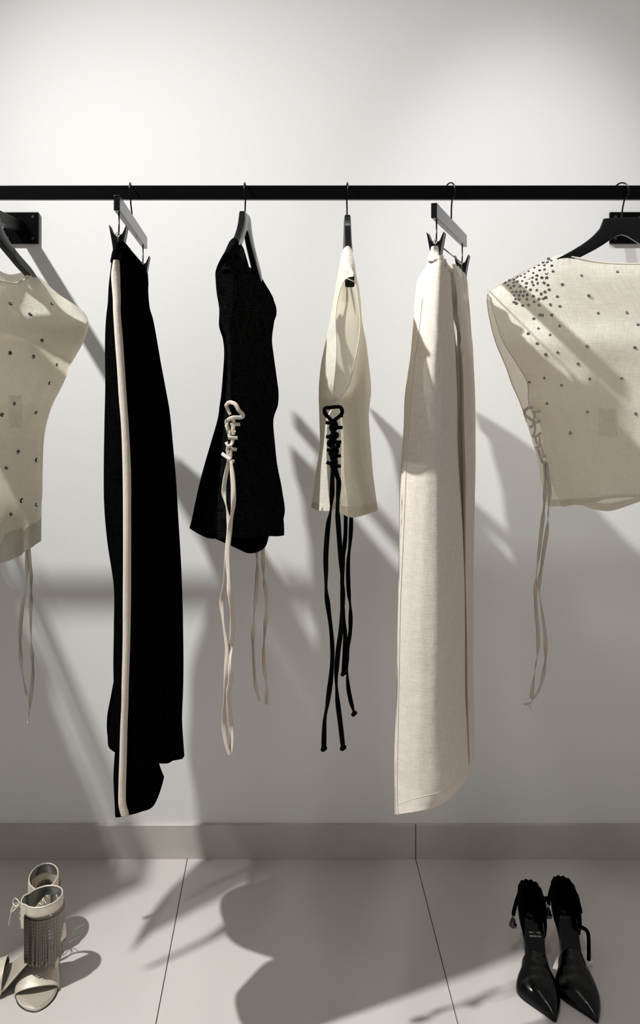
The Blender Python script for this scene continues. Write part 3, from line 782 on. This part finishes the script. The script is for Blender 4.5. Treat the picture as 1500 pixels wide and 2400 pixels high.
# --- right jewelled top
def top_right():
    loc = P(1420, 900, 1.5)
    e = empty('jewelled_top', loc, 'ivory linen top with rhinestones crusted over its shoulder, hung facing the room', 'top')
    #        FE    f1    f2    f3    f4    f5    f6    fR   | bR   b6    b5    b4    b3    b2    b1    BE
    dF = [1.545, 1.515, 1.492, 1.478, 1.470, 1.460, 1.452, 1.46, 1.50, 1.56, 1.59, 1.605, 1.615, 1.62, 1.615, 1.60]
    dT = [1.600, 1.588, 1.568, 1.552, 1.535, 1.515, 1.495, 1.46, 1.48, 1.525, 1.545, 1.562, 1.575, 1.594, 1.606, 1.610]
    rows = [[(1145, 684), (1200, 654), (1262, 621), (1322, 598), (1398, 613), (1500, 616), (1600, 602), (1750, 680), (1750, 682), (1600, 604), (1500, 618), (1400, 614), (1322, 600), (1262, 623), (1200, 656), (1143, 690)],
            [(1150, 705), (1204, 682), (1264, 655), (1325, 640), (1400, 650), (1500, 650), (1600, 645), (1760, 720), (1760, 720), (1600, 645), (1500, 650), (1400, 650), (1325, 645), (1262, 660), (1200, 690), (1142, 708)]]
    X = [(745, 1161, 1147, 1765), (800, 1180, 1161, 1750), (860, 1216, 1186, 1730), (900, 1236, 1200, 1715), (950, 1240, 1222, 1700), (1000, 1266, 1238, 1690), (1060, 1273, 1256, 1685), (1085, 1279, 1262, 1685), (1130, 1291, 1268, 1688)]
    for y, a, b, R in X:
        rows.append([(lerp(a, R, t), y) for t in (0, .10, .22, .35, .50, .64, .80, 1)] + [(lerp(R, b, t), y) for t in (.02, .2, .36, .5, .63, .76, .9, 1)])
    rows.append([(1316, 1189), (1350, 1184), (1392, 1178), (1425, 1168), (1480, 1166), (1550, 1170), (1620, 1172), (1690, 1170), (1685, 1172), (1600, 1160), (1520, 1170), (1473, 1185), (1433, 1197), (1393, 1194), (1355, 1184), (1284, 1188)])
    fold = snoise(43, 14, 4)
    def disp(u, v, su, sv):
        a = np.clip(v * 5, 0, 1)
        return a * (.004 * fold(u * 1.5, v * 1.5) + .007 * np.sin(su * 38 + 1.0 * np.sin(v * 3) + .5) * np.exp(-((u - .2) / .2) ** 2) * v + .003 * fold(u * 5, v * 2 + 3))
    nu, nv = 220, 200
    m = len(rows); out = []
    for i, r in enumerate(rows):
        k = min(1, i / 3.0)
        out.append([P(px, py, lerp(a_, b_, k)) for (px, py), a_, b_ in zip(r, dT, dF)])
    G = surf(out, nu, nv, False, disp)
    Gc = caps(G, nu, [((0, 3 / 15), (1, 12 / 15)), ((6 / 15, 7 / 15), (9 / 15, 8 / 15))], .003)
    part('bodice', *Gc[:2], M['ivory'], e, True, Gc[2])
    hem_band('hem', G, nu, nv, 7, M['ivory_hem'], e)
    edge_roll('neck_binding', [Vector(q) for q in cr([list(P(x, y, d)) for x, y, d in ((1318, 600, 1.552), (1330, 600, 1.548), (1360, 606, 1.54), (1400, 614, 1.533), (1450, 618, 1.523), (1500, 618, 1.513), (1560, 610, 1.501), (1600, 602, 1.493))], 60)], .0022, M['ivory_hem'], e)
    kk = int(nv * .62)
    edge_roll('armhole_binding', [G[0][j * nu] for j in range(kk, 2, -1)] + [G[0][j * nu + nu - 1] for j in range(2, kk)], .0011, M['ivory_hem'], e)
    bv = bvh_of(G)
    sc = [(1447, 637), (1363, 646), (1318, 667), (1380, 693), (1312, 718), (1402, 734), (1469, 733), (1312, 764), (1495, 761), (1488, 815), (1376, 812), (1307, 826), (1355, 853), (1382, 888), (1457, 887), (1316, 903), (1282, 946), (1377, 966), (1490, 970), (1337, 1015),
          (1262, 770), (1289, 785), (1259, 805), (1279, 831), (1276, 886), (1241, 896), (1238, 782), (1251, 747), (1293, 738), (1265, 738), (1271, 739)]
    cl = [(1292, 611), (1286, 607), (1283, 615), (1276, 622), (1273, 616), (1263, 622), (1253, 628), (1293, 623), (1265, 634), (1239, 636), (1296, 636), (1276, 632), (1230, 642), (1250, 640), (1281, 641), (1221, 647), (1258, 646), (1248, 651), (1270, 651), (1281, 651), (1212, 650), (1230, 650), (1205, 655), (1240, 653), (1194, 657), (1257, 655), (1184, 663), (1204, 662), (1213, 660),
          (1224, 659), (1247, 661), (1260, 664), (1275, 663), (1191, 669), (1205, 670), (1219, 671), (1234, 664), (1250, 668), (1284, 668), (1197, 675), (1201, 684), (1210, 684), (1220, 684), (1229, 683), (1233, 673), (1243, 679), (1258, 680), (1277, 684), (1287, 679), (1205, 692), (1216, 692), (1226, 693), (1236, 691), (1250, 694), (1268, 689), (1263, 701), (1273, 700), (1279, 697), (1306, 695),
          (1208, 701), (1217, 702), (1235, 701), (1252, 707), (1204, 708), (1210, 711), (1225, 716), (1239, 715), (1264, 715), (1290, 714), (1226, 726)]
    cl = cl[:69]
    stones(bv, sc + cl, GEM_S, e, loc)
    # care label sewn inside the back
    c0 = P(1425, 990, 1.575)
    MB().box((c0.x - .020, c0.y, c0.z - .030), (c0.x + .020, c0.y + .0006, c0.z + .030)).part('care_label', M['label'], e)
    T = lambda ctrl, **k: ribbon(k.pop('name', 'lacing'), ctrl, k.pop('w', .0055), M['tape_iv'], e, **k)
    d = 1.532
    T([(1230, 972, d + .02), (1230, 963, d + .01), (1238, 956, d), (1250, 954, d)], w=.006); T([(1247, 966, d), (1267, 963, d)]); T([(1252, 990, d), (1252, 965, d)], w=.004)
    T([(1230, 973, d), (1240, 980, d), (1252, 988, d)]); T([(1247, 995, d), (1258, 989, d), (1267, 985, d)]); T([(1241, 999, d), (1250, 1000, d)]); T([(1253, 990, d), (1254, 1005, d), (1251, 1020, d)], w=.004)
    T([(1247, 1021, d), (1258, 1023, d)]); T([(1258, 1022, d), (1268, 1014, d)]); T([(1254, 1024, d), (1259, 1042, d)], w=.004); T([(1265, 1022, d), (1265, 1042, d)], w=.004)
    T([(1255, 1050, d), (1270, 1043, d)]); T([(1261, 1052, d), (1266, 1068, d), (1271, 1083, d)], w=.006); T([(1269, 1048, d), (1274, 1068, d)], w=.003); T([(1272, 1070, d), (1280, 1069, d)]); T([(1269, 1083, d), (1279, 1083, d)], w=.006)
    T([(1275, 1083, d), (1277, 1120, d), (1277, 1160, d), (1274, 1200, d), (1269.5, 1237, d), (1262, 1304, d), (1257, 1346, d), (1255, 1387, d), (1257, 1440, d), (1261, 1481, d), (1260, 1529, d), (1253, 1575, d), (1245, 1637, d)], name='tie', w=.0078, twist=1.1, k=2.3, ph=.2, n=160)
    T([(1281, 1083, d), (1283, 1110, d), (1288, 1150, d), (1285, 1200, d), (1282, 1242, d), (1276, 1283, d), (1268.5, 1335, d), (1264, 1377, d), (1269.5, 1429, d), (1277, 1481, d), (1279, 1533, d), (1275, 1575, d), (1263, 1617, d), (1245, 1646, d)], name='tie', w=.0078, twist=1.1, k=2.7, ph=.6, n=160)
    part('tie_knot', *tube([P(1228, 1651, d), P(1236, 1650, d - .002), P(1243, 1648, d)], [.0018, .0032, .002], 8), M['tape_iv'], e, True)
    part('thread_end', *tube([P(1240, 1655, d), P(1246, 1665, d), P(1250, 1671, d)], .0006, 6), M['tape_iv'], e, True)
top_right()

# --- left jewelled top (runs out of the frame)
def top_left():
    loc = P(60, 900, 1.55)
    e = empty('jewelled_top', loc, 'ivory linen top with sparse square rhinestones, cut by the left frame edge', 'top')
    r0 = [(-240, 690, 1.325), (-165, 605, 1.35), (-95, 562, 1.42), (-10, 652, 1.51), (35, 663, 1.58), (75, 643, 1.69), (128, 689, 1.705), (170, 713, 1.715), (200, 738, 1.725),
          (197, 735, 1.735), (150, 702, 1.735), (74, 640, 1.72), (10, 640, 1.64), (-110, 560, 1.44), (-180, 606, 1.37), (-240, 688, 1.335)]
    def row(y, R, near=-225, Re=None):
        Re = R if Re is None else Re      # Re: edge of the front panel, R: outline
        f = [near, lerp(near, Re, .2), lerp(near, Re, .40), lerp(near, Re, .56), lerp(near, Re, .70), lerp(near, Re, .83), lerp(near, Re, .93), Re, R]
        b = [R - 3, lerp(R, near, .12), lerp(R, near, .26), lerp(R, near, .42), lerp(R, near, .6), lerp(R, near, .8), near - 3]
        df = [1.385, 1.40, 1.43, 1.47, 1.515, 1.56, 1.60, 1.635, 1.665]
        db = [1.70, 1.69, 1.66, 1.62, 1.57, 1.50, 1.43]
        return [P(x, y + (1.53 - d) * 260 * ((y - 815) / 450.0), d) for x, d in zip(f + b, df + db)]
    rows = [[P(*p) for p in r0], row(758, 203, -235, 173), row(800, 191, -235, 174), row(850, 167, -233, 168), row(900, 145, -230, 150), row(944, 127, -228, 128), row(965, 119, -226), row(1005, 108, -225), row(1050, 101, -222), row(1120, 99, -220), row(1200, 98, -215)]
    hem = [(-205, 1352, 1.385), (-150, 1350, 1.40), (-85, 1342, 1.43), (-35, 1330, 1.455), (5, 1320, 1.48), (40, 1306, 1.51), (60, 1291, 1.55), (80, 1280, 1.59), (96, 1268, 1.63),
           (94, 1266, 1.66), (70, 1266, 1.66), (30, 1272, 1.64), (-20, 1285, 1.61), (-80, 1300, 1.56), (-150, 1322, 1.49), (-208, 1350, 1.42)]
    rows.append([P(*p) for p in hem])
    fold = snoise(57, 12, 4)
    def disp(u, v, su, sv):
        return np.clip(v * 6, 0, 1) * (.0045 * fold(u * 1.4, v * 1.6) + .0025 * fold(u * 6, v * 2.2 + 1))
    nu, nv = 220, 200
    G = surf(rows, nu, nv, False, disp)
    Gc = caps(G, nu, [((0, 2 / 15), (1, 13 / 15)), ((5 / 15, 8 / 15), (11 / 15, 9 / 15))], .004)
    part('bodice', *Gc[:2], M['ivory'], e, True, Gc[2])
    hem_band('hem', G, nu, nv, 12, M['ivory_hem'], e)
    edge_roll('neck_binding', [Vector(q) for q in cr([list(P(*c)) for c in ((-95, 563, 1.418), (-50, 610, 1.46), (-10, 653, 1.508), (15, 661, 1.543), (35, 664, 1.577), (56, 657, 1.63), (75, 644, 1.688))], 60)], .0022, M['ivory_hem'], e)
    bv = bvh_of(G)
    stones(bv, [(24, 712), (121, 713), (70, 737), (98, 798), (23, 827), (78, 836), (133, 855), (116, 898), (33, 946), (4, 972), (84, 967), (42, 1059), (14, 1097), (85, 1078), (50, 1173), (85, 1183), (25, 1205)], GEM_L, e, loc)
    c0 = P(35, 965, 1.60)
    MB().box((c0.x - .014, c0.y, c0.z - .035), (c0.x + .014, c0.y + .0006, c0.z + .035)).part('care_label', M['label'], e)
    T = lambda ctrl, **k: ribbon('tie', ctrl, .0078, M['tape_iv'], e, **k)
    d = 1.60
    T([(62, 1230, d), (63, 1290, d), (62, 1367, d), (51, 1433, d), (47, 1500, d), (51, 1567, d), (63, 1630, d)], twist=1.0, k=1.8, ph=.1, n=110)
    T([(68, 1230, d), (69, 1290, d), (73, 1367, d), (72, 1433, d), (73, 1500, d), (77, 1567, d), (72, 1633, d), (65, 1697, d)], twist=1.1, k=2.4, ph=.5, n=120)
top_left()

# ------------------------------------------------------------------ shoes
def interp(tab, y):
    xs = [t[0] for t in tab]; A = np.array([t[1:] for t in tab], float)
    return [float(np.interp(y, xs, A[:, k])) for k in range(A.shape[1])]
def smooth_tab(tab, n=60):
    return [tuple(r) for r in cr(np.array(tab, float), n)]

class Shoe:
    """local frame: y from the heel back (0) forward to the toe, x across, z up; placed by heel point and toe point"""
    def __init__(s, heel, toe, e, L):
        h = Vector((heel[0], heel[1], 0)); t = Vector((toe[0], toe[1], 0))
        Y = (t - h).normalized(); X = Y.cross(Vector((0, 0, 1))); s.k = (t - h).length / L
        s.M = Matrix((X, Y, Vector((0, 0, 1)))).transposed().to_4x4(); s.M.translation = h
        s.e = e
    def __call__(s, x, y, z): return s.M @ Vector((x, y * s.k, z))

def slab(S, tab, thick, inset=0, edge_round=True, zoff=0):
    """sole slab. tab: y, half width, z top, x centre"""
    v = []; f = []; T_ = smooth_tab(tab, 70); n = len(T_)
    for (y, w_, z, c) in T_:
        w_ = max(w_ - inset, .0008)
        for (fx, fz) in ((-1, -.5), (-.96, 0), (-.5, 0), (0, 0), (.5, 0), (.96, 0), (1, -.5), (.96, -1), (0, -1), (-.96, -1)):
            v.append(S(c + fx * w_, y, z + zoff + fz * thick))
    for i in range(n - 1):
        for k in range(10):
            k2 = (k + 1) % 10; f.append((i * 10 + k, i * 10 + 10 + k, i * 10 + 10 + k2, i * 10 + k2))
    f.append(tuple(range(10))); f.append(tuple((n - 1) * 10 + k for k in range(10))[::-1])
    return v, f

def pump(label, heel, toe, side):
    e = empty('high_heel_shoe', (heel[0], heel[1], 0), label, 'shoe', None)
    L = .213; S = Shoe(heel, toe, e, L)
    tab = [(0, .006, .072, .0), (.008, .017, .0715, 0), (.022, .0235, .069, 0), (.045, .0240, .060, .001), (.07, .0225, .040, .003), (.09, .0235, .022, .006), (.11, .030, .010, .011), (.13, .0385, .0055, .015), (.148, .0415, .005, .017),
           (.165, .037, .005, .014), (.185, .0235, .005, .007), (.2, .011, .005, .002), (.213, .0012, .005, 0)]
    part('sole', *slab(S, tab, .0045), M['sole'], e, True)
    part('insole', *slab(S, [t for t in tab if t[0] < .16], .001, .0014, zoff=.0012), M['patent'], e, True)
    T_ = smooth_tab(tab, 200)
    def at(y): return interp(T_, y)
    # pointed toe cap
    rows = []
    hs = [(.098, .036), (.11, .0385), (.13, .0375), (.15, .033), (.17, .026), (.19, .017), (.203, .010), (.213, .004)]
    for y in np.linspace(.098, .2128, 26):
        w_, z, c = at(y); h = interp(hs, y)[0]
        r_ = []
        for a in np.linspace(0, math.pi, 15):
            ca, sa = math.cos(a), math.sin(a)
            yy = y - (.006 * (1 - sa)) * (1 if y < .104 else 0)
            r_.append(S(c - ca * (w_ + .0015) * (1 if abs(ca) > .98 else 1.02), yy, z - .004 + (h + .003) * max(0, sa) ** .82))
        rows.append(r_)
    G = surf(rows, 60, 70)
    o = part('toe_cap', *G[:2], M['patent'], e, True); m = o.modifiers.new('t', 'SOLIDIFY'); m.thickness = .0012; m.offset = -1
    # heel counter: tall shell around the heel
    rows = []
    for q in np.linspace(0, 1, 9):
        r_ = []
        for a in np.linspace(-1, 1, 25):
            ang = a * math.radians(118)
            yy = .026 - .027 * math.cos(ang); xx = .0262 * math.sin(ang)
            if abs(a) > .6: yy += (abs(a) - .6) * .05
            zb = at(max(0.0, min(.07, yy)))[1] - .004
            zt = .126 - .045 * max(0, abs(a) - .35) ** 1.3
            z = lerp(zb, zt, q)
            bul = 1 + .14 * math.sin(math.pi * q * .8) - .10 * q * q
            r_.append(S(xx * bul, yy - .006 * q * math.cos(ang) + .004 * q, z))
        rows.append(r_)
    G = surf(rows, 70, 24)
    o = part('heel_counter', *G[:2], M['suede'], e, True); m = o.modifiers.new('t', 'SOLIDIFY'); m.thickness = .002; m.offset = -1
    rim = [G[0][23 * 70 + i] for i in range(70)]
    part('top_binding', *tube([p + Vector((0, 0, .0018 * math.sin(i * .9))) for i, p in enumerate(rim)], .0034, 8), M['suede'], o, True)
    # stiletto
    pts = [S(0, .018, .066), S(0, .026, .052), S(0, .036, .03), S(0, .041, .012), S(0, .0425, .0035)]
    st = part('stiletto_heel', *tube([Vector(q) for q in cr([list(p) for p in pts], 24)], list(np.interp(np.linspace(0, 1, 24), [0, .25, .6, 1], [.018, .0095, .0056, .0050])), 14), M['patent'], e, True)
    part('heel_tip', *tube([S(0, .0425, .0036), S(0, .0428, 0)], .0052, 14), M['sole'], st, False)
    # stamped print on the insole, two short lines
    if side < 0:
        for row, (y0, ws) in enumerate(((.0565, (3, 2, 2, 0, 1, 2, 3, 2)), (.0615, (3, 3, 2, 3, 3, 3, 3, 2)))):
            mb = MB(); x = -.0125
            for w_ in ws:
                if w_:
                    zz = at(y0)[1] + .0028
                    for q in range(w_):
                        a = S(x + .0009 * q, y0, zz); mb.add(([a, a + Vector((.0006, 0, 0)), S(x + .0009 * q + .0006, y0 - .0022, at(y0 - .0022)[1] + .0028), S(x + .0009 * q, y0 - .0022, at(y0 - .0022)[1] + .0028)], [(0, 1, 2, 3)]))
                x += .0032
            mb.part('insole_print', M['print'], e)
    return e, S, at

def tapestrap(name, pts, w_, mat, parent, th=.0018):
    pts = [Vector(q) for q in cr([list(p) for p in pts], max(20, len(pts) * 8))]
    return part(name, *tube(pts, w_, 8), mat, parent, True)

def tassel(parent, at):
    x, y, z = at
    mb = MB()
    o = part('tassel_cap', *tube([at + Vector((0, 0, .004)), at, at - Vector((0, 0, .006)), at - Vector((0, 0, .012))], [.002, .0028, .006, .0068], 8), M['claw'], parent, False)
    part('tassel_ring', *tube([at + Vector((.0026 * math.cos(t), 0, .007 + .0034 * math.sin(t))) for t in np.linspace(0, 2 * math.pi, 12, endpoint=False)], .0008, 6, closed=True), M['eyelet'], parent, True)
    for k in range(6):
        a = k * math.pi / 3
        c = at + Vector((.006 * math.cos(a), .006 * math.sin(a), -.0155))
        mb.add(tube([c + Vector((0, 0, .003)), c + Vector((0, 0, .0018)), c - Vector((0, 0, .001)), c - Vector((0, 0, .003))], [.001, .0028, .003, .001], 8))
    mb.part('tassel_beads', M['claw'], o, smooth=False)

eL, SL_, atL = pump('black pointed stiletto shoe, the left one of the pair', (.554, 1.700 - WALLD), (.538, 1.486 - WALLD), -1)
eR, SR_, atR = pump('black pointed stiletto shoe, the right one of the pair', (.632, 1.712 - WALLD), (.621, 1.484 - WALLD), 1)
# ankle ties of the left shoe
tapestrap('ankle_tie', [P(1236, 2074, 1.69), P(1224, 2080, 1.675), P(1213, 2105, 1.66), P(1206, 2130, 1.655), P(1203, 2144, 1.655)], .0042, M['suede'], eL)
tassel(eL, P(1202, 2152, 1.655))
tapestrap('ankle_tie', [P(1262, 2092, 1.68), P(1268, 2108, 1.665), P(1280, 2107, 1.66), P(1295, 2106, 1.665)], .0052, M['suede'], eL)
# ankle ties of the right shoe
tapestrap('ankle_tie', [P(1305, 2066, 1.70), P(1294, 2078, 1.69), P(1287, 2104, 1.675), P(1286, 2120, 1.672)], .0040, M['suede'], eR)
tassel(eR, P(1285, 2130, 1.67))
tapestrap('ankle_tie', [P(1350, 2168, 1.66), P(1362, 2173, 1.655), P(1374, 2180, 1.65), P(1379, 2192, 1.64), P(1380, 2215, 1.625), P(1380, 2250, 1.60)], .0040, M['suede'], eR)

def sandal(label, heel, toe, cuff_z, mirror):
    e = empty('fringed_sandal', (heel[0], heel[1], 0), label, 'shoe', None)
    L = .225; S = Shoe(heel, toe, e, L)
    tab = [(0, .006, .097, 0), (.008, .018, .0965, 0), (.025, .0255, .094, 0), (.05, .026, .083, 0), (.075, .0245, .063, 0), (.10, .0265, .037, .001), (.125, .035, .016, .002), (.15, .0415, .0095, .003), (.175, .0425, .009, .003),
           (.198, .036, .009, .002), (.214, .0235, .009, .001), (.222, .012, .009, 0), (.225, .003, .009, 0)]
    T_ = smooth_tab(tab, 200)
    def at(y): return interp(T_, y)
    part('sole', *slab(S, tab, .007), M['gold'], e, True)
    part('outsole', *slab(S, tab, .0022, -.0005, zoff=-.0068), M['sole'], e, True)
    part('insole', *slab(S, tab, .0012, .0022, zoff=.0012), M['insole'], e, True)
    # toe band
    rows = []
    for q, y in enumerate(np.linspace(.124, .180, 12)):
        w_, z, c = at(y); h = .034 - .017 * (q / 11) ** 1.4
        r_ = []
        for a in np.linspace(0, math.pi, 17):
            ca, sa = math.cos(a), math.sin(a)
            r_.append(S(c - ca * (w_ + .0024), y + .012 * sa * (q / 11), z - .006 + (h + .006) * sa ** .75))
        rows.append(r_)
    G = surf(rows, 60, 26)
    o = part('toe_band', *G[:2], M['gold'], e, True); m = o.modifiers.new('t', 'SOLIDIFY'); m.thickness = .0016; m.offset = -1
    G2 = surf([[p - Vector((0, 0, .0022)) + (S(0, .156, .01) - p) * .03 for p in r_] for r_ in rows], 60, 26)
    part('band_lining', *G2[:2], M['lining'], o, True)
    # ankle cuff: phi 0 = front
    def ring(phi, zt, grow=0):
        yy = .046 + .040 * math.cos(phi) + (.006 if abs(phi) < .5 else 0); xx = (.0335 + grow) * math.sin(phi)
        return xx, yy + grow * math.cos(phi)
    rows = []; nphi = 33
    phis = np.linspace(-math.pi + .001, math.pi - .001, nphi)
    for q in np.linspace(0, 1, 8):
        r_ = []
        for ph in phis:
            cf = math.cos(ph)
            zt = cuff_z - .004 + .006 * (1 - cf) * .5
            zb = zt - (.020 + .034 * max(0, cf) ** 1.2)
            xx, yy = ring(ph, 0, .001 * math.sin(math.pi * q))
            r_.append(S(xx * (1 - .05 * q), yy, lerp(zb, zt, q)))
        rows.append(r_)
    rows2 = [[p for p in r_] for r_ in rows]
    G = surf(rows2, 90, 22)
    cu = part('ankle_cuff', *G[:2], M['gold'], e, True)
    ctr = S(0, .046, 0)
    Gi = surf([[Vector((lerp(p.x, ctr.x, .05), lerp(p.y, ctr.y, .05), p.z)) for p in r_] for r_ in rows2], 90, 22)
    part('cuff_lining', *Gi[:2], M['lining'], cu, True)
    rim = [(Vector(G[0][21 * 90 + i]) + Vector(Gi[0][21 * 90 + i])) / 2 for i in range(90)]
    part('cuff_binding', *tube(rim, .0016, 8), M['gold'], cu, True)
    # heel counter below the cuff
    rows = []
    for q in np.linspace(0, 1, 6):
        r_ = []
        for a in np.linspace(-1, 1, 17):
            ang = a * 1.25
            xx = .0262 * math.sin(ang) * (1 + .1 * q); yy = .027 - .028 * math.cos(ang)
            zb = at(yy)[1] - .005; zt = cuff_z - .018
            r_.append(S(xx, lerp(yy, yy + .006, q), lerp(zb, zt, q)))
        rows.append(r_)
    G3 = surf(rows, 44, 16)
    o = part('heel_counter', *G3[:2], M['gold'], e, True); m = o.modifiers.new('t', 'SOLIDIFY'); m.thickness = .0016
    # laces at the front of the cuff
    lz = cuff_z - .012
    f0 = S(0, .093, lz)
    for dz in (0, -.014, -.027):
        tapestrap('lace', [S(-.010, .088, lz + dz), S(0, .095, lz + dz - .004), S(.010, .088, lz + dz)], .0011, M['gold'], cu)
    tapestrap('lace_bow', [S(0, .094, lz + .003), S(-.010, .104, lz + .007), S(-.016, .110, lz - .002), S(-.010, .108, lz - .008), S(0, .096, lz + .001), S(.010, .106, lz + .006), S(.014, .112, lz - .004), S(.006, .106, lz - .007), S(0, .094, lz)], .0009, M['gold'], cu)
    tapestrap('lace_end', [S(0, .095, lz), S(-.004, .108, lz - .006), S(-.006, .114, lz - .026), S(-.004, .116, lz - .040)], .0009, M['gold'], cu)
    # chain fringe around the outer side and back
    mb = MB(); rr = random.Random(5 if mirror > 0 else 6)
    for layer in range(2):
        for ph in np.linspace(.62, math.pi + .9, 96):
            ph = ph * mirror + rr.uniform(-.012, .012)
            xx, yy = ring(ph, 0, .0022 + .0014 * layer)
            top = S(xx, yy, cuff_z - .020 - .004 * layer)
            ln = .098 + rr.uniform(-.006, .006) - .008 * layer
            sw = Vector((rr.uniform(-.0012, .0012), rr.uniform(-.0012, .0012), 0))
            nseg = 26
            pts = [top + sw * (i / nseg) - Vector((0, 0, ln * i / nseg)) for i in range(nseg + 1)]
            mb.add(tube(pts, [.0011 if i % 2 else .00065 for i in range(nseg + 1)], 4))
    fr = mb.part('chain_fringe', M['chain'], cu, smooth=False); fr['kind'] = 'stuff'
    # stiletto
    pts = [S(0, .016, .092), S(0, .017, .075), S(0, .019, .045), S(0, .021, .015), S(0, .0215, .005)]
    st = part('stiletto_heel', *tube([Vector(q) for q in cr([list(p) for p in pts], 24)], list(np.interp(np.linspace(0, 1, 24), [0, .22, .6, 1], [.017, .0085, .0052, .0042])), 14), M['gold'], e, True)
    part('heel_tip', *tube([S(0, .0215, .006), S(0, .0216, 0)], .0046, 14), M['sole'], st, False)
    return e
sandal('pale gold fringed sandal pointing towards the room, open toe in view', (-.552, 1.722 - WALLD), (-.5015, 1.509 - WALLD), .156, -1)
sandal('pale gold fringed sandal turned sideways, its toe cut by the frame', (-.466, 1.590 - WALLD), (-.688, 1.560 - WALLD), .180, -1)

# ------------------------------------------------------------------ next pair along the rail, past the left edge
def copy_tree(o, parent=None):
    c = o.copy(); COL.objects.link(c)
    if parent is not None: c.parent = parent
    for ch in list(o.children): copy_tree(ch, c)
    return c
for src, lab in ((bpy.data.objects['trousers'], 'black linen trousers with a cream stripe, next to the left jewelled top'), (bpy.data.objects['trouser_hanger'], 'black clip hanger of the trousers next to the left jewelled top')):
    c = copy_tree(src); c.location.x -= .70; c['label'] = lab

GROUPS = {'clothes_hanger': 'wooden top hangers on the rail', 'trouser_hanger': 'clip hangers on the rail', 'trousers': 'trousers on the rail', 'sleeveless_top': 'side-laced sleeveless tops',
          'jewelled_top': 'ivory tops with rhinestones', 'high_heel_shoe': 'pair of black stilettos', 'fringed_sandal': 'pair of gold fringed sandals'}
for o in SC.objects:
    if o.parent is None and o.get('category') and o.name.split('.')[0] in GROUPS: o['group'] = GROUPS[o.name.split('.')[0]]
